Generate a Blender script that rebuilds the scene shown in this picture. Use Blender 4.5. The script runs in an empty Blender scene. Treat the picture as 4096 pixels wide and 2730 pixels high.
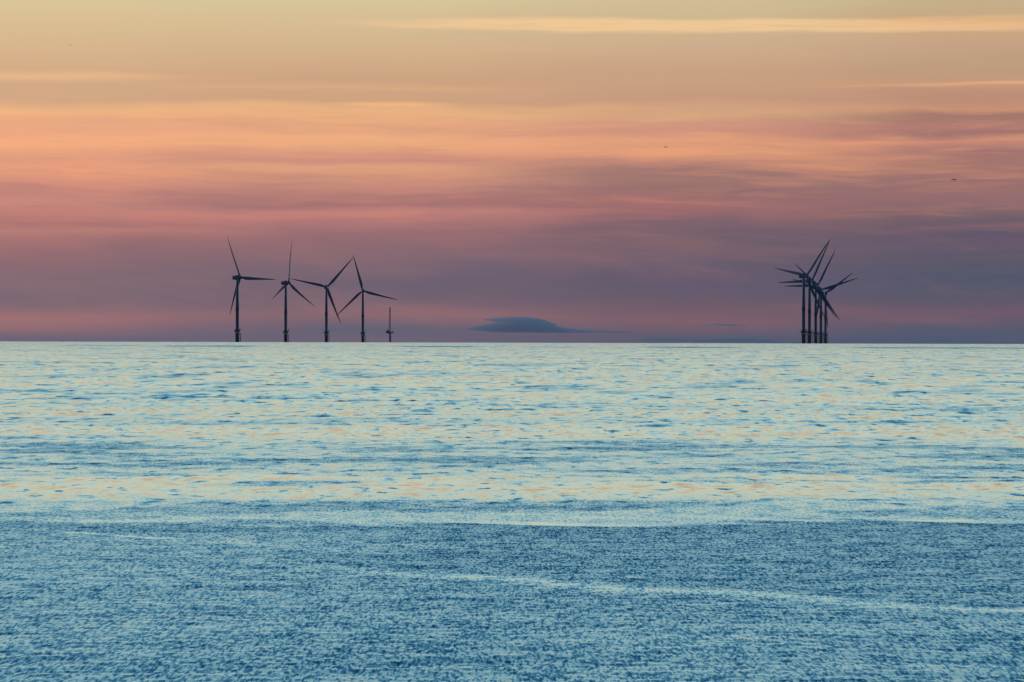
import bpy, bmesh, math, random
import numpy as np
from mathutils import Vector, Matrix

# ---------------------------------------------------------------- camera, world, sun
SC = bpy.context.scene
COL = SC.collection
F = 22300.0            # focal length in pixels of the 4096 px wide photograph
RE = 7.43e6            # earth radius with refraction
H = 3.5                # eye height above the sea

cam_d = bpy.data.cameras.new("camera")
cam = bpy.data.objects.new("camera", cam_d)
COL.objects.link(cam)
cam_d.sensor_width = 36.0
cam_d.lens = 36.0 * F / 4096.0
cam_d.clip_start = 0.5
cam_d.clip_end = 200000.0
cam.location = (0, 0, H)
cam.matrix_world = (Matrix.Translation((0, 0, H)) @ Matrix.Rotation(math.pi / 2 - 14.8 / F, 4, 'X')
                    @ Matrix.Rotation(0.0025, 4, 'Z'))
SC.camera = cam

SC.view_settings.view_transform = 'Standard'
SC.view_settings.look = 'None'
SC.view_settings.exposure = 0.0
SC.view_settings.gamma = 1.0
SC.cycles.use_denoising = True
SC.cycles.volume_bounces = 2
SC.cycles.max_bounces = 6
SC.cycles.sample_clamp_indirect = 4.0

SUN_AZ, SUN_EL = math.radians(-48), math.radians(2.0)
sun_d = bpy.data.lights.new("sun", 'SUN')
sun_d.energy = 0.35
sun_d.angle = math.radians(3)
sun_d.color = (1.0, 0.55, 0.3)
sun = bpy.data.objects.new("sun", sun_d)
COL.objects.link(sun)
_s = Vector((math.sin(SUN_AZ) * math.cos(SUN_EL), math.cos(SUN_AZ) * math.cos(SUN_EL), math.sin(SUN_EL)))
sun.rotation_euler = _s.to_track_quat('Z', 'Y').to_euler()
sun.location = (0, 0, 500)


def lin(c):
    c = c / 255.0
    return c / 12.92 if c <= 0.04045 else ((c + 0.055) / 1.055) ** 2.4


def rgb(t, a=1.0):
    return (lin(t[0]), lin(t[1]), lin(t[2]), a)


class NT:
    """small helper to write node graphs as expressions"""
    def __init__(self, tree):
        self.t = tree
        tree.nodes.clear()

    def new(self, typ, **kw):
        n = self.t.nodes.new(typ)
        for k, v in kw.items():
            setattr(n, k, v)
        return n

    def put(self, sock, v):
        if hasattr(v, 'is_output'):
            self.t.links.new(v, sock)
        else:
            sock.default_value = v

    def m(self, op, a, b=None, c=None, clamp=False):
        n = self.new('ShaderNodeMath', operation=op, use_clamp=clamp)
        self.put(n.inputs[0], a)
        if b is not None:
            self.put(n.inputs[1], b)
        if c is not None:
            self.put(n.inputs[2], c)
        return n.outputs[0]

    def ss(self, v, a, b, lo=0.0, hi=1.0):
        n = self.new('ShaderNodeMapRange', interpolation_type='SMOOTHSTEP')
        self.put(n.inputs[0], v)
        for i, q in enumerate((a, b, lo, hi)):
            self.put(n.inputs[1 + i], q)
        return n.outputs[0]

    def xyz(self, x, y, z=0.0):
        n = self.new('ShaderNodeCombineXYZ')
        for i, v in enumerate((x, y, z)):
            self.put(n.inputs[i], v)
        return n.outputs[0]

    def noise(self, vec, scale=1.0, detail=3.0, rough=0.5, dist=0.0):
        n = self.new('ShaderNodeTexNoise')
        self.put(n.inputs['Vector'], vec)
        n.inputs['Scale'].default_value = scale
        n.inputs['Detail'].default_value = detail
        n.inputs['Roughness'].default_value = rough
        n.inputs['Distortion'].default_value = dist
        return n.outputs['Fac']

    def mix(self, f, a, b, blend='MIX'):
        n = self.new('ShaderNodeMix', data_type='RGBA', blend_type=blend)
        n.clamp_factor = True
        self.put(n.inputs[0], f)
        self.put(n.inputs[6], a)
        self.put(n.inputs[7], b)
        return n.outputs[2]

    def ramp(self, f, stops):
        n = self.new('ShaderNodeValToRGB')
        cr = n.color_ramp
        cr.interpolation = 'LINEAR'
        while len(cr.elements) > 1:
            cr.elements.remove(cr.elements[-1])
        cr.elements[0].position = stops[0][0]
        cr.elements[0].color = rgb(stops[0][1])
        for p, c in stops[1:]:
            e = cr.elements.new(p)
            e.color = rgb(c)
        self.put(n.inputs[0], f)
        return n.outputs[0]


# The low sunset sky, read upwards from the horizon at four bearings (v = 1350 - elevation * F)
SKY = [
    (0, [(0, (220, 198, 152)), (90, (218, 190, 142)), (200, (216, 180, 137)), (300, (214, 171, 131)), (322, (221, 175, 132)),
         (345, (211, 167, 130)), (405, (212, 166, 128)), (440, (234, 177, 125)), (460, (249, 181, 124)), (487, (236, 168, 124)),
         (530, (238, 165, 126)), (560, (246, 170, 120)), (590, (249, 172, 122)), (608, (238, 164, 122)), (640, (230, 156, 120)),
         (690, (242, 161, 117)), (722, (226, 149, 118)), (765, (204, 134, 118)), (820, (206, 136, 118)), (870, (196, 125, 114)),
         (905, (186, 119, 110)), (930, (196, 128, 114)), (965, (176, 116, 110)), (1015, (155, 108, 110)), (1100, (135, 106, 112)),
         (1190, (126, 104, 114)), (1240, (142, 107, 112)), (1280, (166, 112, 112)), (1320, (148, 108, 112)), (1348, (118, 101, 116)),
         (1370, (105, 98, 118))]),
    (1370, [(0, (216, 198, 152)), (60, (214, 190, 146)), (150, (213, 182, 140)), (250, (210, 171, 130)), (330, (206, 161, 125)),
            (348, (213, 166, 125)), (380, (208, 162, 124)), (410, (207, 161, 123)), (424, (226, 175, 124)), (440, (235, 176, 124)),
            (480, (235, 171, 122)), (520, (229, 163, 122)), (547, (241, 173, 122)), (580, (237, 168, 120)), (608, (221, 150, 121)),
            (640, (208, 141, 120)), (662, (225, 160, 122)), (692, (222, 154, 118)), (740, (200, 136, 118)), (782, (180, 121, 112)),
            (818, (168, 113, 110)), (850, (203, 131, 118)), (872, (196, 125, 114)), (912, (172, 115, 112)), (955, (157, 108, 110)),
            (1015, (145, 106, 110)), (1085, (125, 101, 112)), (1150, (116, 98, 111)), (1210, (123, 100, 111)), (1262, (140, 104, 110)),
            (1320, (100, 97, 115)), (1368, (110, 99, 116))]),
    (2730, [(0, (208, 188, 146)), (80, (206, 182, 139)), (150, (206, 176, 138)), (205, (206, 170, 134)), (270, (202, 161, 127)),
            (335, (202, 158, 124)), (400, (200, 151, 122)), (435, (213, 162, 122)), (462, (216, 167, 122)), (492, (211, 150, 122)),
            (530, (214, 147, 120)), (562, (227, 156, 116)), (602, (234, 159, 114)), (618, (232, 158, 113)), (645, (200, 136, 112)),
            (672, (162, 117, 108)), (720, (164, 118, 108)), (762, (150, 107, 105)), (802, (168, 110, 104)), (842, (158, 104, 104)),
            (872, (139, 100, 104)), (922, (120, 95, 104)), (1000, (112, 92, 104)), (1050, (104, 90, 106)), (1100, (100, 88, 106)),
            (1162, (102, 90, 106)), (1222, (113, 90, 102)), (1282, (130, 94, 104)), (1320, (115, 94, 106)), (1347, (96, 90, 110)),
            (1370, (90, 86, 106))]),
    (4060, [(0, (196, 174, 132)), (60, (198, 168, 128)), (140, (203, 164, 128)), (200, (194, 158, 126)), (305, (192, 152, 122)),
            (345, (203, 151, 118)), (372, (190, 142, 116)), (410, (190, 139, 114)), (438, (203, 143, 112)), (460, (160, 115, 104)),
            (482, (166, 118, 106)), (505, (181, 121, 108)), (532, (160, 113, 106)), (560, (200, 133, 110)), (600, (163, 113, 106)),
            (642, (166, 116, 104)), (682, (164, 114, 104)), (716, (151, 108, 106)), (762, (159, 111, 104)), (802, (149, 106, 106)),
            (852, (130, 100, 101)), (882, (112, 91, 101)), (942, (98, 84, 102)), (1002, (95, 87, 102)), (1100, (80, 84, 104)),
            (1162, (86, 86, 104)), (1202, (94, 86, 102)), (1242, (111, 88, 104)), (1272, (104, 88, 104)), (1312, (84, 88, 108)),
            (1352, (76, 88, 112)), (1370, (74, 86, 110))]),
]
HIGH = [(3.4, (216, 196, 152)), (4.6, (232, 214, 172)), (6.5, (226, 224, 190)), (9, (194, 224, 214)), (13, (138, 206, 226)), (20, (84, 168, 210)),
        (32, (40, 112, 174)), (50, (20, 68, 124)), (70, (16, 52, 100)), (90, (14, 46, 90))]


def build_world():
    w = bpy.data.worlds.new("World")
    SC.world = w
    w.use_nodes = True
    g = NT(w.node_tree)
    tc = g.new('ShaderNodeTexCoord')
    sep = g.new('ShaderNodeSeparateXYZ')
    g.t.links.new(tc.outputs['Generated'], sep.inputs[0])
    x, y, z = sep.outputs
    az = g.m('ARCTAN2', x, y)
    el = g.m('ARCSINE', z)
    u = g.m('MULTIPLY_ADD', az, F / 1000.0, 2.048)          # bearing, thousands of units
    v = g.m('MULTIPLY_ADD', el, -F / 1000.0, 1.350)         # height in the sky, same unit, downward
    # cloud sheets: long thin streaks, gently warped
    warp = g.noise(g.xyz(g.m('MULTIPLY', u, 0.8), g.m('MULTIPLY', v, 2.2), 3.0), 1.0, 3.0, 0.55)
    warp2 = g.noise(g.xyz(g.m('MULTIPLY', u, 2.6), g.m('MULTIPLY', v, 9.0), 7.0), 1.0, 3.0, 0.5)
    mid = g.m('MULTIPLY', g.ss(v, 0.15, 0.45), g.ss(v, 1.33, 1.05))
    vw = g.m('ADD', v, g.m('MULTIPLY', g.m('SUBTRACT', warp, 0.5), g.m('MULTIPLY', mid, 0.08)))
    vw = g.m('ADD', vw, g.m('MULTIPLY', g.m('SUBTRACT', warp2, 0.5), g.m('MULTIPLY', mid, 0.035)))
    ramps = []
    for _, st in SKY:
        ramps.append(g.ramp(g.m('DIVIDE', vw, 1.4), [(p / 1400.0, c) for p, c in st]))
    uw = g.m('ADD', u, g.m('MULTIPLY', g.m('SUBTRACT', g.noise(g.xyz(g.m('MULTIPLY', u, 0.9), g.m('MULTIPLY', v, 7.0), 1.3), 1.0, 3.0, 0.55), 0.5), 1.1))
    c = g.mix(g.ss(uw, 0.15, 1.35), ramps[0], ramps[1])
    c = g.mix(g.ss(uw, 1.5, 2.75), c, ramps[2])
    c = g.mix(g.ss(uw, 2.75, 4.0), c, ramps[3])
    # fine fibrous streaks, lighter and warmer / darker and greyer
    sv = g.xyz(g.m('MULTIPLY', u, 1.5), g.m('ADD', g.m('MULTIPLY', vw, 21.0), g.m('MULTIPLY', u, 0.25)), 0.0)
    st = g.noise(sv, 1.0, 5.0, 0.58, 0.6)
    sv2 = g.xyz(g.m('MULTIPLY', u, 0.55), g.m('MULTIPLY', vw, 8.0), 5.0)
    st2 = g.noise(sv2, 1.0, 4.0, 0.5, 0.5)
    st3 = g.noise(g.xyz(g.m('MULTIPLY', u, 2.6), g.m('ADD', g.m('MULTIPLY', vw, 62.0), g.m('MULTIPLY', u, -0.5)), 9.0), 1.0, 4.0, 0.6, 0.4)
    env = g.m('MULTIPLY', g.ss(v, 0.36, 0.50, 0.10, 1.0), g.ss(v, 1.05, 0.74, 0.40, 1.0))
    k = g.m('MULTIPLY', g.m('ADD', g.m('ADD', g.m('MULTIPLY', g.m('SUBTRACT', st3, 0.5), 0.32), g.m('MULTIPLY', g.m('SUBTRACT', st, 0.5), 0.50)), g.m('MULTIPLY', g.m('SUBTRACT', st2, 0.5), 0.36)), env)
    lit = g.mix(g.m('MULTIPLY', k, 2.0, clamp=True), c, g.ramp(v, [(0.0, (250, 205, 140)), (0.45, (255, 186, 122)), (0.7, (246, 160, 112)), (0.9, (214, 132, 112)), (1.0, (160, 106, 108))]))
    c = g.mix(g.m('MULTIPLY', k, -1.9, clamp=True), lit, g.ramp(v, [(0.0, (190, 170, 135)), (0.45, (200, 146, 120)), (0.65, (160, 112, 110)), (0.9, (112, 94, 110)), (1.0, (92, 88, 108))]))

    # four separate sunlit cirrus bands
    def band(c, vc, half, u0, u1, u2, u3, col, amt, tilt=0.0, soft=0.010, seed=0.0):
        wob = g.m('MULTIPLY', g.m('SUBTRACT', g.noise(g.xyz(g.m('MULTIPLY', u, 1.7), g.m('MULTIPLY', v, 10.0), seed), 1.0, 4.0, 0.6), 0.5), 0.034)
        vv = g.m('ADD', g.m('SUBTRACT', v, vc), g.m('ADD', wob, g.m('MULTIPLY', g.m('SUBTRACT', u, u1), -tilt)))
        d = g.m('ABSOLUTE', vv)
        wid = g.m('MULTIPLY', g.ss(u, u0, u1), g.ss(u, u3, u2))
        hw = g.m('MULTIPLY', wid, half)
        f = g.ss(g.m('SUBTRACT', d, hw), soft, -soft)
        fib = g.noise(g.xyz(g.m('MULTIPLY', u, 3.0), g.m('MULTIPLY', v, 60.0), seed + 3), 1.0, 4.0, 0.6)
        f = g.m('MULTIPLY', g.m('MULTIPLY', f, wid), g.ss(fib, 0.2, 0.62, amt * 0.45, amt))
        return g.mix(f, c, col)
    mot = g.noise(g.xyz(g.m('MULTIPLY', u, 1.3), g.m('MULTIPLY_ADD', u, -0.9, g.m('MULTIPLY', v, 7.0)), 31.0), 1.0, 5.0, 0.6, 0.3)
    mo = g.m('MULTIPLY', g.m('SUBTRACT', mot, 0.5), g.m('MULTIPLY', g.ss(v, 0.55, 0.85), g.ss(v, 1.38, 1.2)))
    c = g.mix(g.m('MULTIPLY', mo, 0.7, clamp=True), c, rgb((198, 128, 112)))
    c = g.mix(g.m('MULTIPLY', mo, -0.7, clamp=True), c, rgb((104, 96, 112)))
    c = band(c, 0.100, 0.026, 0.9, 2.2, 2.8, 6.0, rgb((246, 202, 146)), 0.85, tilt=0.004, seed=11.0)
    c = band(c, 0.092, 0.022, 3.1, 3.7, 4.1, 6.0, rgb((236, 184, 128)), 0.7, tilt=-0.012, seed=4.0)
    c = band(c, 0.312, 0.013, -0.6, 0.1, 0.35, 0.95, rgb((244, 187, 134)), 0.6, tilt=0.0, soft=0.014, seed=17.0)
    c = band(c, 0.352, 0.006, 0.3, 0.9, 1.4, 2.6, rgb((232, 176, 128)), 0.45, tilt=0.01, soft=0.012, seed=21.0)
    c = band(c, 0.334, 0.006, 3.1, 3.9, 4.2, 5.2, rgb((232, 174, 124)), 0.8, tilt=-0.012, soft=0.006, seed=23.0)
    c = band(c, 0.418, 0.008, 1.2, 1.5, 1.62, 2.0, rgb((252, 184, 124)), 0.8, tilt=0.01, soft=0.008, seed=29.0)

    hs = g.new('ShaderNodeHueSaturation')
    hs.inputs['Saturation'].default_value = 0.97
    g.put(hs.inputs['Color'], c)
    c = hs.outputs[0]
    # sky above the frame: cream to pale turquoise to deep blue
    elf = g.m('DIVIDE', g.m('MULTIPLY', el, 180.0 / math.pi), 90.0)
    hi = g.ramp(elf, [(p / 90.0, cc) for p, cc in HIGH])
    hg = g.new('ShaderNodeMix', data_type='RGBA', blend_type='MULTIPLY')
    hg.inputs[0].default_value = 1.0
    g.put(hg.inputs[6], hi)
    gain = g.ss(el, math.radians(3.5), math.radians(6.5), 1.0, 1.47)
    g.put(hg.inputs[7], g.xyz(gain, gain, gain))
    c = g.mix(g.ss(v, 0.02, -0.30), c, hg.outputs[2])
    # away from the sunset the sky is dusk blue
    front = g.m('MULTIPLY', y, g.m('INVERSE_SQRT', g.m('ADD', g.m('ADD', g.m('MULTIPLY', x, x), g.m('MULTIPLY', y, y)), 1e-6)))
    low = g.ss(front, 0.85, -0.35)
    low = g.m('MULTIPLY', low, g.ss(el, math.radians(80), math.radians(30), 0.25, 1.0))
    c = g.mix(low, c, (0.010, 0.026, 0.062, 1))
    bg = g.new('ShaderNodeBackground')
    g.put(bg.inputs[0], c)
    bg.inputs[1].default_value = 1.04
    # physical sky of the set sun, faint
    sk = g.new('ShaderNodeTexSky', sky_type='NISHITA')
    sk.sun_disc = False
    sk.sun_elevation = SUN_EL
    sk.sun_rotation = SUN_AZ
    b2 = g.new('ShaderNodeBackground')
    g.put(b2.inputs[0], sk.outputs[0])
    b2.inputs[1].default_value = 0.002
    ad = g.new('ShaderNodeAddShader')
    g.t.links.new(bg.outputs[0], ad.inputs[0])
    g.t.links.new(b2.outputs[0], ad.inputs[1])
    out = g.new('ShaderNodeOutputWorld')
    g.t.links.new(ad.outputs[0], out.inputs[0])
    w.cycles.sampling_method = 'MANUAL'
    w.cycles.sample_map_resolution = 1024


build_world()


# ---------------------------------------------------------------- materials
def paint(name, col, rough=0.45, var=0.12, scale=0.35, streak=0.0):
    m = bpy.data.materials.new(name)
    m.use_nodes = True
    g = NT(m.node_tree)
    tc = g.new('ShaderNodeTexCoord')
    n = g.noise(tc.outputs['Object'], scale, 5.0, 0.6)
    mp = g.new('ShaderNodeMapping')
    mp.inputs['Scale'].default_value = (1.2, 1.2, 0.06)
    g.t.links.new(tc.outputs['Object'], mp.inputs[0])
    n2 = g.noise(mp.outputs[0], 1.0, 4.0, 0.6)
    dark = tuple(q * (1 - var) for q in col) + (1,)
    light = tuple(min(1, q * (1 + var)) for q in col) + (1,)
    c = g.mix(g.ss(n, 0.3, 0.7), dark, light)
    c = g.mix(g.m('MULTIPLY', g.ss(n2, 0.5, 0.75), streak), c, (col[0] * 0.5, col[1] * 0.42, col[2] * 0.35, 1))
    p = g.new('ShaderNodeBsdfPrincipled')
    g.put(p.inputs['Base Color'], c)
    p.inputs['Roughness'].default_value = rough
    o = g.new('ShaderNodeOutputMaterial')
    g.t.links.new(p.outputs[0], o.inputs[0])
    return m


M_TOWER = paint("light_grey_paint", (0.22, 0.25, 0.29), 0.45, 0.06, 0.2, 0.15)
M_NAC = paint("nacelle_paint", (0.19, 0.22, 0.26), 0.5, 0.06, 0.3, 0.15)
M_BLADE = paint("blade_gelcoat", (0.22, 0.25, 0.29), 0.5, 0.04, 0.2)
M_RED = paint("red_marking_paint", (0.22, 0.035, 0.03), 0.6, 0.15, 0.4)
M_YEL = paint("yellow_foundation_paint", (0.15, 0.11, 0.016), 0.6, 0.18, 0.5, 0.6)
M_PILE = paint("wet_marine_growth", (0.028, 0.034, 0.028), 0.5, 0.4, 1.5)
M_STEEL = paint("dark_galvanised_steel", (0.085, 0.09, 0.09), 0.6, 0.2, 0.8)
M_MAST = paint("mast_steel", (0.10, 0.11, 0.12), 0.6, 0.2, 0.8)
M_GULL = paint("gull_feathers", (0.12, 0.11, 0.11), 0.9, 0.3, 6.0)


# ---------------------------------------------------------------- mesh helpers
def new_obj(name, bm, mat, parent=None, smooth=True):
    me = bpy.data.meshes.new(name)
    bmesh.ops.recalc_face_normals(bm, faces=bm.faces)
    bm.to_mesh(me)
    bm.free()
    me.materials.append(mat)
    if smooth:
        me.polygons.foreach_set('use_smooth', [True] * len(me.polygons))
        me.set_sharp_from_angle(angle=math.radians(40))
    o = bpy.data.objects.new(name, me)
    COL.objects.link(o)
    o.parent = parent
    return o


def loft(bm, rings, close=True):
    vs = [[bm.verts.new(p) for p in r] for r in rings]
    n = len(vs[0])
    for a, b in zip(vs, vs[1:]):
        for i in range(n):
            bm.faces.new((a[i], a[(i + 1) % n], b[(i + 1) % n], b[i]))
    if close:
        bm.faces.new(vs[0][::-1])
        bm.faces.new(vs[-1])


def lathe(bm, prof, n=32, axis='Z', c=(0, 0, 0)):
    rings = []
    for r, h in prof:
        ring = []
        for i in range(n):
            a = 2 * math.pi * i / n
            p = (r * math.cos(a), r * math.sin(a), h) if axis == 'Z' else (r * math.cos(a), h, r * math.sin(a))
            ring.append((p[0] + c[0], p[1] + c[1], p[2] + c[2]))
        rings.append(ring)
    loft(bm, rings)


def tube(bm, p, q, r, n=8, r2=None):
    p, q = Vector(p), Vector(q)
    r2 = r if r2 is None else r2
    d = (q - p).normalized()
    a = d.cross(Vector((0, 0, 1)) if abs(d.z) < 0.9 else Vector((1, 0, 0))).normalized()
    b = d.cross(a)
    loft(bm, [[p + r * (math.cos(t) * a + math.sin(t) * b) for t in [2 * math.pi * i / n for i in range(n)]],
              [q + r2 * (math.cos(t) * a + math.sin(t) * b) for t in [2 * math.pi * i / n for i in range(n)]]])


def box(bm, x0, x1, y0, y1, z0, z1, top=1.0):
    cx, cy = (x0 + x1) / 2, (y0 + y1) / 2
    def ring(z, s):
        return [(cx + (px - cx) * s, cy + (py - cy) * s, z) for px, py in ((x0, y0), (x1, y0), (x1, y1), (x0, y1))]
    loft(bm, [ring(z0, 1), ring(z1, top)])


def empty(name, loc, label, cat, group=None):
    o = bpy.data.objects.new(name, None)
    o.empty_display_size = 2
    COL.objects.link(o)
    o.location = loc
    o['label'] = label
    o['category'] = cat
    if group:
        o['group'] = group
    return o


# ---------------------------------------------------------------- the sea
def build_sea():
    rng = np.random.default_rng(7)
    AP = 30.0                                   # the fan's apex lies 30 m behind the camera
    half = math.radians(6.6)
    fine = np.linspace(-half, half, 900)
    side = np.concatenate([np.radians([7.2, 8.2, 10, 13]), np.radians(np.arange(18, 181, 6.0))])
    th = np.concatenate([-side[::-1], fine, side])
    r = [0.5, 5, 12, 20, 28, 36, 44, 52, 58, 63, 67, 69, 70]
    d = 40.0
    while d < 12000:
        if d < 44:
            s = 0.25
        elif d < 1800:
            s = d * 0.00150
        elif d < 7600:
            s = d * 0.0030
        else:
            s = d * 0.02
        d += s
        r.append(d + AP)
    r = np.array(r)
    nr, nc = len(r), len(th)
    R, T = np.meshgrid(r, th, indexing='ij')
    X = (R * np.sin(T)).astype(np.float32)
    Y = (R * np.cos(T) - AP).astype(np.float32)
    D = np.sqrt(X * X + Y * Y)
    # local sampling step in depth -> shortest wave the mesh can carry
    step = np.gradient(r)[:, None].astype(np.float32)

    # slow fields used as wind patches: sums of long sines in world metres
    def field(seed, lx, ly, n=14):
        q = np.random.default_rng(seed)
        f = np.zeros_like(X)
        for _ in range(n):
            kx = 2 * math.pi / lx * q.normal() * 0.8
            ky = 2 * math.pi / ly * q.normal() * 0.8
            f += np.sin(kx * X + ky * Y + q.uniform(0, 6.28)).astype(np.float32)
        return f / math.sqrt(n / 2)

    def sst(x, a, b):
        t = np.clip((x - a) / (b - a), 0, 1)
        return t * t * (3 - 2 * t)

    wob = field(1, 14, 60) * 1.3
    wobn = field(5, 5, 14) * 0.55
    brk = field(6, 3.2, 5)                        # breaks the edges of the bands
    brk2 = field(8, 9, 16)
    Dw = D + wob * (D / 110.0)
    pn = field(2, 6, 9)                          # streaky patches 100-200 m out
    pf = field(3, 22, 60)
    pg = field(9, 5, 5)
    ruf = np.full_like(X, 0.13)
    # 190-1500 m: smooth, with a few ruffled lanes
    ruf += 0.34 * sst(pf, 0.9, 1.8) * sst(D, 190, 320)
    for dc, hw, a in ((232, 9, 0.25), (285, 8, 0.22), (365, 12, 0.2)):
        ruf += a * np.exp(-((Dw - dc) / hw) ** 2)
    ruf += 1.3 * np.exp(-((D - 2250) / 130) ** 2) * sst(field(12, 70, 900), -0.5, 1.2)
    # 136-190 m: half ruffled lanes
    Dw2 = D + 2.2 * brk + 3.0 * brk2
    z1 = sst(Dw2, 133, 144) * (1 - sst(Dw, 178, 205))
    ruf += z1 * (0.24 + 0.42 * sst(pn + 0.5 * brk2, -0.4, 1.6))
    # 121-135 m slick; 109-121 half ruffled
    ruf += 0.16 * np.exp(-((D - 128) / 8) ** 2) * sst(brk2 + 0.6 * brk, -0.6, 1.2)
    Dw3 = D + 0.8 * brk + 1.6 * brk2
    z2 = (1 - sst(Dw3, 114, 126)) * sst(D, 103, 104.5)
    ruf += z2 * (0.30 + 0.30 * sst(pn, -0.5, 1.2))
    ruf += 0.30 * np.exp(-((Dw3 - 117.0) / 1.2) ** 2) * sst(brk2, 0.0, 1.2)
    ruf -= 0.26 * np.exp(-((Dw3 - 106.8) / 0.9) ** 2) * sst(brk + 0.5 * brk2, -1.0, 0.8)
    # near zone, with slick lines through it
    Dn = D + wobn * 1.1 - 0.12 * X + 0.30 * pg + 0.5 * brk
    z3 = 1 - sst(Dn, 103.8 - 1.2 * sst(-X, 0, 4), 105.4 + 3.5 * sst(-X, 1, 6))
    ruf += z3 * (0.82 + 0.07 * np.clip(pg, -1.5, 1.5))
    line = 80.4 - 1.36 * X + wobn * 0.7
    lw = 0.85 + 0.15 * np.clip(pg, -1, 2)
    ln = np.exp(-((D - line) / np.clip(lw, 0.3, 2)) ** 2) * sst(X, -5.0, 0.5)
    ruf *= 1 - 0.58 * ln
    ruf *= np.where(D < line - 0.5, 0.84, 1.0) ** sst(X, -4, 1)
    ruf *= 1 - 0.25 * sst(-X, 0.0, 4.5) * (D < 100)
    line2 = 101.2 - 1.75 * (X + 8.5) + wobn * 0.8
    ruf *= 1 - 0.6 * np.exp(-((D - line2) / 0.55) ** 2) * sst(-X, 1.0, 3.5) * np.clip(0.6 + 0.4 * pg, 0.1, 1)
    ruf = np.clip(ruf, 0.03, 1.15).astype(np.float32)

    grp = np.exp(0.55 * field(21, 3.5, 8, 22) + 0.35 * field(22, 30, 70) - 0.30)     # waves run in groups
    grp = np.clip(grp, 0.15, 2.6).astype(np.float32)
    shel = (0.09 + 0.91 * sst(D, 95, 330)).astype(np.float32)           # calmer water close to the beach
    Z = np.zeros_like(X)
    lost = np.zeros_like(X)                      # slope variance the mesh is too coarse to carry
    N = 150
    for i in range(N):
        lam = math.exp(rng.uniform(math.log(0.30), math.log(32.0)))
        short = lam < 2.2
        spread = 1.15 if lam < 0.9 else (0.85 if short else 0.75)
        ang = float(np.clip(rng.normal() * spread + 0.05, -1.5, 1.5))
        k = 2 * math.pi / lam
        kx, ky = k * math.sin(ang), k * math.cos(ang)
        if lam < 0.9:
            s = 0.0055
        elif short:
            s = 0.0085
        elif lam < 9:
            s = 0.0048
        else:
            s = 0.0018
        lamy = lam / max(0.15, abs(math.cos(ang)))
        w = sst(lamy / step, 2.2, 4.5)
        amp = s / k
        mod = (0.22 + 0.95 * ruf) if lam < 0.9 else ((0.45 + 0.55 * ruf) * grp * np.sqrt(shel) if short else (grp * shel if lam < 9 else shel))
        sel = np.where(w[:, 0] > 0)[0]
        if len(sel):
            b = sel[-1] + 1
            mm = mod[:b] if isinstance(mod, np.ndarray) else mod
            Z[:b] += (amp * w[:b]) * mm * np.sin(kx * X[:b] + ky * Y[:b] + rng.uniform(0, 6.28)).astype(np.float32)
        lost += (1 - w) * (mod ** 2) * (0.5 * s * s)
    near = sst(D, 6, 40)
    Z *= near
    Z[:, :len(side)] *= 0.0
    Z[:, -len(side):] *= 0.0
    Z -= (D * D / (2 * RE)).astype(np.float32)

    nv = nr * nc
    co = np.empty((nv, 3), np.float32)
    co[:, 0] = X.ravel(); co[:, 1] = Y.ravel(); co[:, 2] = Z.ravel()
    idx = np.arange(nv, dtype=np.int32).reshape(nr, nc)
    q = np.stack([idx[:-1, :-1], idx[:-1, 1:], idx[1:, 1:], idx[1:, :-1]], -1).reshape(-1, 4)[:, ::-1]
    nf = len(q)
    me = bpy.data.meshes.new("water")
    me.vertices.add(nv)
    me.vertices.foreach_set('co', co.ravel())
    me.loops.add(nf * 4)
    me.loops.foreach_set('vertex_index', np.ascontiguousarray(q).ravel())
    me.polygons.add(nf)
    me.polygons.foreach_set('loop_start', np.arange(0, nf * 4, 4, dtype=np.int32))
    me.polygons.foreach_set('use_smooth', np.ones(nf, dtype=bool))
    me.update(calc_edges=True)
    a = me.attributes.new('ruffle', 'FLOAT', 'POINT')
    a.data.foreach_set('value', ruf.ravel())
    a = me.attributes.new('lost', 'FLOAT', 'POINT')
    a.data.foreach_set('value', lost.astype(np.float32).ravel())
    print("sea", nr, nc, nv)

    m = bpy.data.materials.new("sea_water")
    m.use_nodes = True
    g = NT(m.node_tree)
    tc = g.new('ShaderNodeTexCoord')
    at = g.new('ShaderNodeAttribute', attribute_name='ruffle')
    lo = g.new('ShaderNodeAttribute', attribute_name='lost')
    ru = at.outputs['Fac']
    def mapped(sx, sy, rot=0.0):
        mp = g.new('ShaderNodeMapping')
        mp.inputs['Scale'].default_value = (sx, sy, 1)
        mp.inputs['Rotation'].default_value = (0, 0, rot)
        g.t.links.new(tc.outputs['Object'], mp.inputs[0])
        return mp.outputs[0]
    # ripples: each field is a slope towards the shore, with its own wavelength
    geo = g.new('ShaderNodeNewGeometry')
    sp = g.new('ShaderNodeSeparateXYZ')
    g.t.links.new(tc.outputs['Object'], sp.inputs[0])
    yy = sp.outputs[1]
    def c5(n, a=1.0):
        return g.m('MULTIPLY', g.m('SUBTRACT', n, 0.5), a)
    nA = g.noise(mapped(15.0, 1.75, 0.02), 1.0, 2.0, 0.65, 0.4)
    nB = g.noise(mapped(31.0, 2.3, -0.03), 1.0, 1.0, 0.6, 0.2)
    nC = g.noise(mapped(2.4, 0.55, 0.04), 1.0, 2.0, 0.6, 0.5)
    fine = g.m('ADD', g.m('ADD', c5(nA, 0.86), c5(nB, 0.62)), c5(nC, 0.45))
    fine = g.m('MULTIPLY', g.m('MAXIMUM', g.m('ADD', g.m('MULTIPLY', fine, 0.72), 0.116), 0.062), ru)
    nM = g.noise(mapped(0.95, 0.17, 0.01), 1.0, 3.0, 0.6, 0.3)
    nN = g.noise(mapped(0.55, 0.036, -0.002), 1.0, 3.0, 0.62, 0.3)
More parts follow.
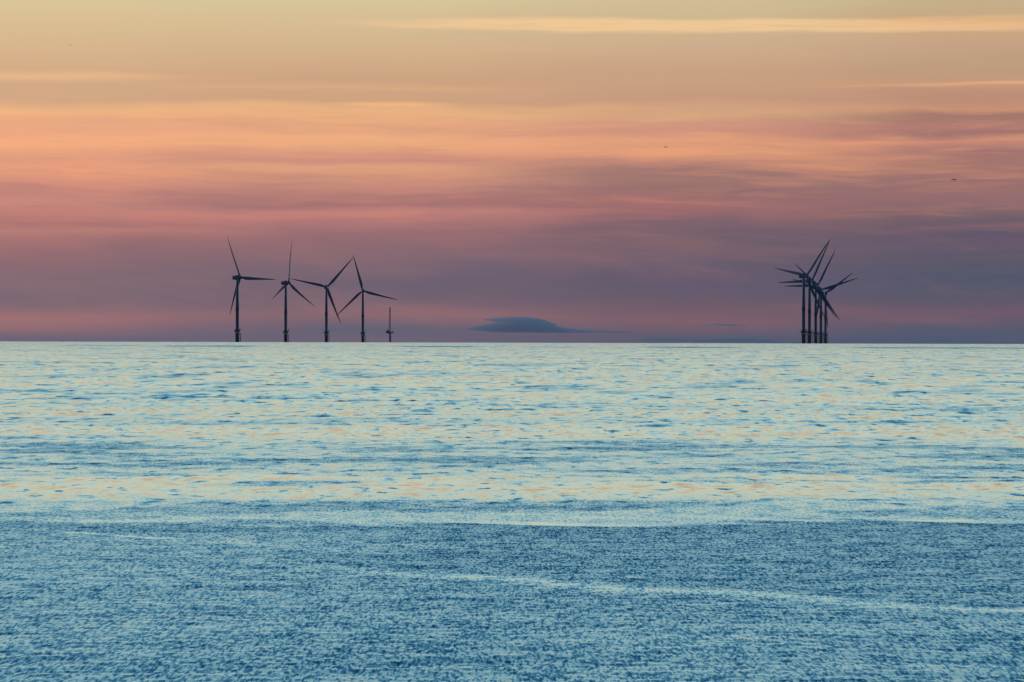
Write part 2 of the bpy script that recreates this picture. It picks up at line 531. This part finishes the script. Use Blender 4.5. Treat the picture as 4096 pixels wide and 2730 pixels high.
    nO = g.noise(mapped(0.17, 0.0060, 0.0), 1.0, 3.0, 0.6, 0.3)
    nL = g.noise(mapped(1.7, 0.36, -0.01), 1.0, 3.0, 0.6, 0.3)
    def dash(n, w):
        lo_ = c5(n, 0.21)
        hi_ = g.m('MULTIPLY', g.m('MAXIMUM', g.m('SUBTRACT', n, 0.60), 0.0), 1.15)
        return g.m('MULTIPLY', g.m('ADD', lo_, hi_), w)
    mid = g.m('ADD', g.m('ADD', dash(nL, g.m('MULTIPLY', g.ss(yy, 104, 122), g.ss(yy, 420, 240))), dash(nM, g.m('MULTIPLY', g.ss(yy, 130, 260), g.ss(yy, 900, 400, 0.3, 1.0)))),
              g.m('ADD', dash(nN, g.ss(yy, 260, 600)), dash(nO, g.ss(yy, 900, 2200))))
    sy = g.m('ADD', g.m('ADD', fine, mid), 0.021)
    sy = g.m('MAXIMUM', sy, -0.012)
    sx = c5(g.noise(mapped(5.0, 5.0, 0.5), 1.0, 1.0), 0.10)
    nrm = g.new('ShaderNodeVectorMath', operation='ADD')
    g.t.links.new(geo.outputs['Normal'], nrm.inputs[0])
    g.put(nrm.inputs[1], g.xyz(sx, g.m('MULTIPLY', sy, -1.0), 0.0))
    nn = g.new('ShaderNodeVectorMath', operation='NORMALIZE')
    g.t.links.new(nrm.outputs[0], nn.inputs[0])
    bp = nn
    # roughness^2 ~ alpha ; alpha^2 ~ 2 * unresolved slope variance
    var = g.m('ADD', g.m('MULTIPLY', lo.outputs['Fac'], 0.9), g.m('MULTIPLY_ADD', g.m('MULTIPLY', ru, ru), 0.0016, 0.0004))
    rough = g.m('SQRT', g.m('SQRT', var))
    p = g.new('ShaderNodeBsdfPrincipled')
    p.inputs['Base Color'].default_value = (0.003, 0.032, 0.080, 1)
    p.inputs['IOR'].default_value = 1.333
    g.put(p.inputs['Roughness'], rough)
    g.t.links.new(bp.outputs[0], p.inputs['Normal'])
    o = g.new('ShaderNodeOutputMaterial')
    g.t.links.new(p.outputs[0], o.inputs[0])
    me.materials.append(m)
    ob = bpy.data.objects.new("water", me)
    COL.objects.link(ob)
    ob['kind'] = 'structure'
    return ob


build_sea()

# ---------------------------------------------------------------- wind turbines
HUBZ = 77.2
R_TIP = 55.4


def blade_mesh():
    bm = bmesh.new()
    rs = [1.2, 2.4, 4, 6.5, 9.5, 13, 18, 24, 30, 36, 42, 47, 51, 53.6, 54.9, R_TIP]
    def interp(x, pts):
        for (a, b), (c, d) in zip(pts, pts[1:]):
            if x <= c:
                return b + (d - b) * (x - a) / (c - a)
        return pts[-1][1]
    rings = []
    for r in rs:
        ch = interp(r, [(1.2, 2.4), (2.6, 2.4), (6.5, 3.3), (10, 4.1), (14, 4.0), (24, 3.0), (36, 2.1), (47, 1.35), (53, 0.8), (55, 0.3), (55.4, 0.12)])
        tk = interp(r, [(1.2, 2.4), (2.6, 2.35), (6.5, 1.75), (10, 1.25), (14, 0.95), (24, 0.62), (36, 0.38), (47, 0.22), (53, 0.12), (55.4, 0.04)])
        tw = -math.radians(interp(r, [(1.2, 16), (10, 14), (20, 8), (35, 3), (55.4, 0)]) + 2)
        off = 6.8 * (0.45 * (r / R_TIP) + 0.55 * (r / R_TIP) ** 2.2)
        sweep = interp(r, [(1.2, 0), (4, 0), (10, 0.55), (14, 0.5), (55.4, 0.0)])
        ring = []
        for i in range(16):
            a = 2 * math.pi * i / 16
            cx = 0.5 * ch * math.cos(a)
            tt = 0.5 * tk * math.sin(a)
            if r > 5:
                tt *= 0.55 + 0.45 * (-math.cos(a)) if math.cos(a) > 0 else 1.0
                tt = 0.5 * tk * math.sin(a) * (1.0 - 0.65 * max(0, math.cos(a)))
            cx += sweep
            ring.append((cx * math.cos(tw) - tt * math.sin(tw), off + cx * math.sin(tw) + tt * math.cos(tw), r))
        rings.append(ring)
    loft(bm, rings)
    return bm


def turbine(name, label):
    root = empty(name, (0, 0, 0), label, 'wind turbine', 'offshore wind turbines in two rows')
    # foundation pile, dark and wet at the foot
    bm = bmesh.new()
    lathe(bm, [(2.38, -6), (2.38, 0), (2.36, 5.2)], 40)
    new_obj('foundation_pile', bm, M_PILE, root)
    bm = bmesh.new()
    lathe(bm, [(2.30, 5.2), (2.30, 11.2)], 40)
    tp = new_obj('transition_piece', bm, M_YEL, root)
    bm = bmesh.new()
    for i in range(16):
        a = 2 * math.pi * i / 16
        c, s = math.cos(a), math.sin(a)
        ring = []
        for r_, z_ in ((2.3, 11.3), (3.15, 12.1), (3.2, 13.9), (2.3, 13.9)):
            ring.append((r_, z_))
        w = 0.09
        loft(bm, [[(r_ * c - w * s, r_ * s + w * c, z_) for r_, z_ in ring], [(r_ * c + w * s, r_ * s - w * c, z_) for r_, z_ in ring]])
    new_obj('platform_brackets', bm, M_YEL, tp, smooth=False)
    bm = bmesh.new()
    lathe(bm, [(3.05, 11.9), (3.05, 13.9)], 40)
    lathe(bm, [(2.25, 13.0), (2.25, 13.95)], 40)
    new_obj('platform_skirt', bm, M_YEL, tp)
    # platform
    bm = bmesh.new()
    lathe(bm, [(3.7, 13.9), (3.85, 13.95), (3.85, 14.2), (3.8, 14.22)], 40)
    box(bm, 3.3, 4.75, -1.3, 1.3, 13.86, 14.16)
    pf = new_obj('platform', bm, M_STEEL, root)
    bm = bmesh.new()
    n = 24
    for i in range(n):
        a0, a1 = 2 * math.pi * i / n, 2 * math.pi * (i + 1) / n
        p0 = (3.75 * math.cos(a0), 3.75 * math.sin(a0))
        p1 = (3.75 * math.cos(a1), 3.75 * math.sin(a1))
        q0 = (4.0 * math.cos(a0), 4.0 * math.sin(a0))
        q1 = (4.0 * math.cos(a1), 4.0 * math.sin(a1))
        tube(bm, (p0[0], p0[1], 14.1), (q0[0], q0[1], 15.35), 0.07, 6)
        tube(bm, (q0[0], q0[1], 15.35), (q1[0], q1[1], 15.35), 0.07, 6)
        tube(bm, ((p0[0] + q0[0]) / 2, (p0[1] + q0[1]) / 2, 14.75), ((p1[0] + q1[0]) / 2, (p1[1] + q1[1]) / 2, 14.75), 0.06, 6)
    for yy in (-1.25, 1.25):
        tube(bm, (4.7, yy, 14.1), (4.75, yy, 15.2), 0.07, 6)
    tube(bm, (4.75, -1.25, 15.2), (4.75, 1.25, 15.2), 0.07, 6)
    new_obj('railing', bm, M_STEEL, pf)
    # davit crane
    bm = bmesh.new()
    tube(bm, (0, 0, 0), (0, 0, 2.0), 0.24, 10, 0.2)
    box(bm, -0.35, 0.35, -0.3, 0.3, 1.2, 1.9)
    tube(bm, (0, 0, 1.9), (1.5, 0, 3.3), 0.2, 8, 0.15)
    tube(bm, (1.5, 0, 3.3), (3.3, 0, 4.6), 0.13, 8, 0.09)
    tube(bm, (0.15, 0, 1.2), (1.2, 0, 2.9), 0.09, 8)
    cr = new_obj('davit_crane', bm, M_STEEL, root)
    cr.location = (3.3, 0, 14.16)
    # boat landing: two fenders, ladder, stand-offs
    bm = bmesh.new()
    for yy in (-1.1, 1.1):
        tube(bm, (4.1, yy, -3), (4.1, yy, 10.3), 0.24, 10)
        tube(bm, (4.1, yy, 10.3), (2.2, yy * 0.6, 10.5), 0.2, 8)
    for z_ in (1.5, 4.4, 7.3, 10.2):
        for yy in (-1.1, 1.1):
            tube(bm, (2.0, yy * 0.8, z_), (4.1, yy, z_), 0.2, 8)
        tube(bm, (4.1, -1.1, z_), (4.1, 1.1, z_), 0.14, 8)
    bl = new_obj('boat_landing', bm, M_PILE, root)
    bm = bmesh.new()
    for yy in (-0.3, 0.3):
        tube(bm, (3.15, yy, -1), (3.15, yy, 13.9), 0.09, 6)
    z_ = 0.0
    while z_ < 13.8:
        tube(bm, (3.15, -0.3, z_), (3.15, 0.3, z_), 0.035, 5)
        z_ += 0.6
    new_obj('ladder', bm, M_STEEL, bl)
    # tower with flanges
    bm = bmesh.new()
    lathe(bm, [(2.14, 14.2), (2.14, 14.9), (2.10, 15.0), (2.08, 36.0), (2.06, 42.0), (1.9, 52.0), (1.86, 52.1), (1.36, HUBZ - 2.5), (1.45, HUBZ - 2.4), (1.45, HUBZ - 2.0)], 48)
    tw = new_obj('tower', bm, M_TOWER, root)
    bm = bmesh.new()
    lathe(bm, [(2.09, 37.4), (2.115, 37.42), (2.10, 41.4), (2.06, 41.42)], 48)
    new_obj('red_band', bm, M_RED, tw)
    bm = bmesh.new()
    box(bm, -0.5, 0.5, -2.22, -1.9, 14.9, 17.1)
    new_obj('door', bm, M_STEEL, tw, smooth=False)
    # nacelle along local +Y
    bm = bmesh.new()
    def sup(w, h, zc=0.0, e=2.6, n=28):
        out = []
        for i in range(n):
            a = 2 * math.pi * i / n
            c, s = math.cos(a), math.sin(a)
            out.append((math.copysign(abs(c) ** (2 / e), c) * w, math.copysign(abs(s) ** (2 / e), s) * h + zc))
        return out
    rings = []
    for yy, w, h, zc in ((-7.0, 1.75, 1.95, 0.15), (-6.75, 2.05, 2.3, 0.1), (-4.5, 2.15, 2.4, 0.05), (0.0, 2.2, 2.45, 0.0), (2.2, 2.15, 2.35, 0.1), (3.0, 1.95, 2.1, 0.25), (3.35, 1.7, 1.8, 0.35)):
        rings.append([(px, yy, pz) for px, pz in sup(w, h, zc)])
    loft(bm, rings)
    nac = new_obj('nacelle', bm, M_NAC, root)
    bm = bmesh.new()
    box(bm, -1.35, 1.35, -1.6, 1.6, 2.35, 3.35, 0.88)
    cb = new_obj('cooler_box', bm, M_STEEL, nac, smooth=False)
    bm = bmesh.new()
    tube(bm, (0.9, -6.3, 2.2), (0.9, -6.3, 3.6), 0.08, 6)
    new_obj('weather_vane', bm, M_STEEL, nac)
    # rotor hub, origin at its centre
    bm = bmesh.new()
    lathe(bm, [(1.5, -1.9), (1.85, -1.75), (2.05, -0.8), (2.1, 0.2), (1.95, 1.0), (1.6, 1.7), (1.0, 2.25), (0.45, 2.45), (0.05, 2.5)], 32, axis='Y')
    hub = new_obj('rotor_hub', bm, M_NAC, root)
    b0 = new_obj('blade', blade_mesh(), M_BLADE, root)
    b1 = b0.copy(); COL.objects.link(b1); b1.parent = root
    b2 = b0.copy(); COL.objects.link(b2); b2.parent = root
    return root


def kids(o):
    return [c for c in COL.objects if c.parent == o]


def copy_tree(o, parent=None):
    c = o.copy()
    COL.objects.link(c)
    c.parent = parent
    for ch in kids(o):
        copy_tree(ch, c)
    return c


def pose(root, X, D, yaw, phase, dz, crane, lrot):
    root.location = (X, D, -(X * X + D * D) / (2 * RE))
    hz = HUBZ + dz
    A = Matrix.Rotation(-math.radians(yaw), 4, 'Z')
    T6 = Matrix.Rotation(math.radians(6), 4, 'X')
    nb = 0
    for k in kids(root):
        n = k.name.split('.')[0]
        if n == 'nacelle':
            k.matrix_local = Matrix.Translation((0, 0, hz)) @ A
        elif n == 'rotor_hub':
            k.matrix_local = Matrix.Translation((0, 0, hz)) @ A @ T6 @ Matrix.Translation((0, 5.0, 0))
        elif n == 'blade':
            beta = math.radians(90 - (phase - 120 * nb))
            k.matrix_local = Matrix.Translation((0, 0, hz)) @ A @ T6 @ Matrix.Translation((0, 5.0, 0)) @ Matrix.Rotation(beta, 4, 'Y')
            nb += 1
        elif n == 'davit_crane':
            k.rotation_euler = (0, 0, math.radians(crane))
        elif n == 'tower':
            k.scale = (1, 1, 1)
        elif n == 'boat_landing':
            k.rotation_euler = (0, 0, math.radians(lrot))


SPECS = [  # X, D, yaw, phase, dz, crane, landing, label
    (-330.3, 6700, 44.2, 116.5, 0.0, 165, -4, 'largest wind turbine at far left with one blade pointing straight right'),
    (-298.1, 7340, 51.7, 84.1, 0.6, 20, -2, 'wind turbine second from the left with its top blade almost upright'),
    (-259.0, 7773, 10.3, 48.2, -0.7, 15, -2, 'wind turbine third from the left whose raised right blade touches the next rotor'),
    (-223.3, 8340, -6.4, 105.0, -0.3, 150, 0, 'smallest turbine of the left row, standing beside the lattice mast'),
    (337.0, 6445, 44.1, 50.7, 0.5, 170, 0, 'front turbine of the right cluster, tallest tower at its left edge'),
    (368.2, 6904, 37.0, 62.5, -0.4, 25, 0, 'second tower from the left in the overlapping right cluster of turbines'),
    (407.4, 7483, 31.9, 60.9, -0.4, 160, 0, 'middle tower of the five overlapping turbines on the right'),
    (444.3, 8022, 14.9, 17.4, -0.1, 30, 0, 'fourth tower from the left in the right cluster, blade pointing long to the right'),
    (485.8, 8643, -3.8, 36.1, 0.1, 20, 0, 'rearmost turbine of the right cluster, shortest tower at its right edge'),
]
proto = turbine('wind_turbine', SPECS[0][7])
roots = [proto] + [copy_tree(proto) for _ in SPECS[1:]]
for o, s in zip(roots, SPECS):
    pose(o, *s[:7])
    o['label'] = s[7]


# ---------------------------------------------------------------- meteorological mast
def met_mast():
    D = 8250.0
    X = (1559.7 - 2048) / F * D
    root = empty('met_mast', (X, D, -D * D / (2 * RE)), 'slim lattice mast on a small platform right of the left turbine row', 'mast')
    bm = bmesh.new()
    lathe(bm, [(1.15, -6), (1.15, 12.4), (1.6, 13.2), (2.9, 13.9), (2.9, 14.0)], 28)
    new_obj('foundation_pile', bm, M_PILE, root)
    bm = bmesh.new()
    box(bm, -6.2, 5.2, -4.0, 4.0, 14.0, 14.7)
    for i in range(6):
        xx = -4.4 + 1.9 * i
        tube(bm, (xx, -3.6, 14.3), (xx * 0.25, -0.6, 12.8), 0.14, 6)
    pf = new_obj('platform', bm, M_STEEL, root, smooth=False)
    bm = bmesh.new()
    for yy in (-3.9, 3.9):
        for k in range(12):
            xx = -5.9 + 10.8 * k / 11
            tube(bm, (xx, yy, 14.7), (xx, yy, 15.8), 0.05, 5)
        tube(bm, (-5.9, yy, 15.8), (4.9, yy, 15.8), 0.06, 5)
    # flared end walkways
    tube(bm, (-6.0, -1.5, 14.5), (-7.4, -1.5, 15.2), 0.3, 6)
    tube(bm, (-6.0, 1.5, 14.5), (-7.4, 1.5, 15.2), 0.3, 6)
    new_obj('railing', bm, M_STEEL, pf)
    bm = bmesh.new()
    loft(bm, [[(-5.7, y_, 14.7), (-0.3, y_, 14.7), (-0.3, y_, 18.0), (-3.6, y_, 18.0), (-4.5, y_, 17.5), (-5.6, y_, 16.4)] for y_ in (-1.9, 1.9)])
    hut = new_obj('equipment_cabin', bm, M_STEEL, root, smooth=False)
    bm = bmesh.new()
    tube(bm, (-3.6, 0, 17.9), (-3.6, 0, 20.8), 0.13, 6, 0.09)
    new_obj('antenna', bm, M_STEEL, hut)
    bm = bmesh.new()
    tube(bm, (3.2, -1, 14.7), (3.2, -1, 17.2), 0.5, 8, 0.35)
    tube(bm, (3.2, -1, 16.6), (4.3, -1, 17.9), 0.22, 8, 0.15)
    box(bm, 3.6, 5.6, -1.4, 1.4, 14.0, 15.0)
    new_obj('davit_crane', bm, M_STEEL, root)
    # lattice: four legs, tapering, cross braced
    bm = bmesh.new()
    z0, z1 = 14.7, 51.8
    def half(z):
        return 1.35 + (0.62 - 1.35) * (z - z0) / (z1 - z0)
    zs = [z0]
    while zs[-1] < z1 - 1.0:
        zs.append(zs[-1] + half(zs[-1]) * 2.1)
    zs[-1] = z1
    cs = ((-1, -1), (1, -1), (1, 1), (-1, 1))
    for a, b in zip(zs, zs[1:]):
        ha, hb = half(a), half(b)
        for i, (sx, sy) in enumerate(cs):
            r_ = 0.32 if sx < 0 else 0.22
            tube(bm, (sx * ha, sy * ha, a), (sx * hb, sy * hb, b), r_, 6)
            nx, ny = cs[(i + 1) % 4]
            tube(bm, (sx * ha, sy * ha, a), (nx * hb, ny * hb, b), 0.10, 5)
            tube(bm, (sx * hb, sy * hb, b), (nx * hb, ny * hb, b), 0.10, 5)
    tube(bm, (-0.75, 0, z0), (-0.55, 0, z1), 0.18, 6)
    lt = new_obj('lattice_tower', bm, M_MAST, root, smooth=False)
    for b in ((-0.6, 0.6, -0.6, 0.6, 50.0, 52.2), (-0.55, 0.7, -0.3, 0.3, 46.2, 47.6), (-0.2, 0.8, -0.3, 0.3, 44.0, 45.0)):
        bm = bmesh.new()
        box(bm, *b)
        new_obj('instrument_box', bm, M_MAST, lt, smooth=False)
    bm = bmesh.new()
    for xx in (1.35, 2.0):
        tube(bm, (xx, 0, -2), (xx, 0, 10.6), 0.13, 6)
    z_ = 0.0
    while z_ < 10.6:
        tube(bm, (0.9, 0, z_), (2.0, 0, z_), 0.11, 5)
        z_ += 1.5
    new_obj('ladder', bm, M_PILE, root)


met_mast()


# ---------------------------------------------------------------- gulls
def gull_mesh(wing):
    """wing: list of (span fraction, height) giving the raised wing line, seen from the front"""
    bm = bmesh.new()
    rings = []
    for y_, w, h, z_ in ((0.30, 0.006, 0.006, -0.012), (0.25, 0.014, 0.014, -0.006), (0.235, 0.03, 0.03, 0.0), (0.19, 0.036, 0.038, 0.004),
                         (0.12, 0.07, 0.07, -0.004), (0.0, 0.10, 0.095, -0.02), (-0.12, 0.075, 0.07, -0.014), (-0.2, 0.035, 0.028, -0.004),
                         (-0.27, 0.06, 0.012, 0.0), (-0.33, 0.075, 0.006, 0.0)):
        rings.append([(w * math.cos(a), y_, z_ + h * math.sin(a)) for a in [2 * math.pi * i / 12 for i in range(12)]])
    loft(bm, rings)
    for sgn in (-1, 1):
        rings = []
        for f, hz, ch, sw in wing[0 if sgn < 0 else 1]:
            x_ = sgn * 0.66 * f
            rings.append([(x_, 0.07 + sw + ch * 0.45, hz), (x_, 0.05 + sw, hz + 0.018 * ch / 0.2), (x_, 0.05 + sw - ch * 0.6, hz), (x_, 0.05 + sw, hz - 0.012 * ch / 0.2)])
        loft(bm, rings)
    return bm


W_V = [(0.05, 0.0, 0.20, 0), (0.25, 0.12, 0.21, 0.03), (0.42, 0.20, 0.19, 0.05), (0.7, 0.19, 0.14, 0.0), (0.9, 0.14, 0.08, -0.08), (1.0, 0.09, 0.02, -0.14)]
W_F = [(0.05, 0.0, 0.20, 0), (0.3, 0.035, 0.21, 0.03), (0.5, 0.05, 0.19, 0.05), (0.75, 0.10, 0.14, 0.0), (0.92, 0.14, 0.08, -0.08), (1.0, 0.15, 0.02, -0.14)]


def gull(px, py, D, rot, wing, label, name='gull'):
    o = new_obj(name, gull_mesh(wing), M_GULL)
    x = (px - 2048) / F * D
    z = H + (1350.2 - (py - 0.0025 * (px - 2048))) / F * D
    o.location = (x, D, z)
    o.rotation_euler = rot
    o['label'] = label
    o['category'] = 'bird'
    o['group'] = 'gulls flying in the sunset sky'


gull(2661, 590, 1650, (0.75, 0.0, 0.2), (W_V, W_V), 'small dark gull with wings in a V over the orange band')
gull(3815, 720, 1150, (0.65, 0.0, -0.35), (W_F, W_F), 'largest gull, gliding with spread wings at the upper right')
gull(313, 1208, 3300, (0.8, 0.1, 0.6), (W_F, W_F), 'tiny distant gull low over the horizon, left of the turbines')
gull(2055, 453, 4000, (0.8, 0.0, 0.5), (W_V, W_V), 'faint tiny gull in the peach sky at top centre')
gull(278, 182, 3000, (0.6, 0.25, -0.4), (W_F, W_V), 'faint gull high in the pale sky at upper left')


# ---------------------------------------------------------------- low lens clouds (real volumes, 40 km out)
def cloud_material(dens):
    m = bpy.data.materials.new("cloud_vapour")
    m.use_nodes = True
    g = NT(m.node_tree)
    v = g.new('ShaderNodeVolumePrincipled')
    v.inputs['Color'].default_value = (0.94, 0.91, 0.88, 1)
    v.inputs['Density'].default_value = dens
    v.inputs['Anisotropy'].default_value = 0.0
    o = g.new('ShaderNodeOutputMaterial')
    g.t.links.new(v.outputs[0], o.inputs['Volume'])
    return m


M_CLOUD = cloud_material(0.0050)
M_WISP = cloud_material(0.007)
DC = 40000.0


def lens(st, depth):
    """st: stations (px, top, bottom) in degrees-like sky units; elliptical cross sections along the view"""
    bm = bmesh.new()
    k = DC / F
    rings = []
    for px, t, b in st:
        x = (px - 2048) * k
        zc = H + (1350.2 - ((t + b) / 2 - 0.0025 * (px - 2048))) * k
        hh = max(0.4, (b - t) / 2) * k
        dd = depth * min(1.0, math.sqrt(hh / 60.0) + 0.08)
        rings.append([(x, dd * math.cos(a), zc + hh * math.sin(a)) for a in [2 * math.pi * i / 24 for i in range(24)]])
    loft(bm, rings)
    return bm


def dense(st, n=6):
    """smooth the station list with a Catmull-Rom through the points"""
    out = []
    for i in range(len(st) - 1):
        p0 = st[max(0, i - 1)]; p1 = st[i]; p2 = st[i + 1]; p3 = st[min(len(st) - 1, i + 2)]
        for j in range(n):
            t = j / n
            px = p1[0] + (p2[0] - p1[0]) * t
            row = [px]
            for c in (1, 2):
                row.append(0.5 * (2 * p1[c] + (p2[c] - p0[c]) * t + (2 * p0[c] - 5 * p1[c] + 4 * p2[c] - p3[c]) * t * t + (-p0[c] + 3 * p1[c] - 3 * p2[c] + p3[c]) * t ** 3))
            out.append(tuple(row))
    out.append(st[-1])
    return out


def cloud(st, depth, label, extra=None):
    o = new_obj('cloud', lens(dense(st), depth), M_CLOUD if extra else M_WISP, smooth=False)
    if extra:
        o2 = new_obj('cloud_lobe', lens(dense(extra), depth * 0.9), M_CLOUD, smooth=False)
        md = o.modifiers.new('u', 'BOOLEAN')
        md.operation = 'UNION'
        md.object = o2
        md.solver = 'EXACT'
        dg = bpy.context.evaluated_depsgraph_get()
        me = bpy.data.meshes.new_from_object(o.evaluated_get(dg))
        o.modifiers.clear()
        o.data = me
        bpy.data.objects.remove(o2)
    o.location = (0, DC, 0)
    o['label'] = label
    o['category'] = 'cloud'
    o['group'] = 'low blue grey clouds above the horizon'
    return o


def z8(x, y):
    return 1820 + x / 1.8675, 1220 + y / 1.8675


def sta(rows):
    return [(1820 + x / 1.8675, 1220 + t / 1.8675, 1220 + b / 1.8675) for x, t, b in rows]


cloud(sta([(75, 180, 183), (130, 166, 190), (200, 151, 197), (300, 134, 207), (400, 124, 209), (540, 120, 208), (640, 128, 211), (740, 154, 212), (840, 174, 211),
           (950, 186, 210), (1090, 192, 209), (1230, 193, 210), (1290, 200, 207), (1340, 203, 205)]), 420,
      'large slate blue lens shaped cloud low over the horizon',
      sta([(205, 107, 110), (290, 96, 130), (420, 87, 150), (560, 90, 170), (650, 106, 175), (710, 128, 172), (770, 149, 153)]))
cloud(sta([(1840, 147, 149), (1900, 142, 153), (2010, 138, 158), (2100, 144, 159), (2190, 156, 159)]), 260,
      'thin small lens cloud left of the right turbine cluster')
cloud(sta([(1470, 215, 217), (1560, 209, 221), (1640, 210, 221), (1720, 217, 220)]), 150,
      'faintest short wisp of cloud between the lens cloud and right turbines')
cloud(sta([(1370, 248, 264), (1550, 238, 275), (1750, 250, 276), (1900, 246, 278), (2090, 234, 280), (2250, 244, 282), (2420, 262, 285), (2560, 276, 286)]), 200,
      'long low cloud bank lying on the horizon before the right turbines')


# ---------------------------------------------------------------- haze
def haze():
    bm = bmesh.new()
    box(bm, -12600, 12600, -12600, 12600, -28, 260)
    m = bpy.data.materials.new("haze_air")
    m.use_nodes = True
    g = NT(m.node_tree)
    v = g.new('ShaderNodeVolumePrincipled')
    v.inputs['Color'].default_value = (0.55, 0.75, 1.0, 1)
    v.inputs['Density'].default_value = 1.2e-5
    o = g.new('ShaderNodeOutputMaterial')
    g.t.links.new(v.outputs[0], o.inputs['Volume'])
    ob = new_obj('haze', bm, m, smooth=False)
    ob['kind'] = 'stuff'


haze()
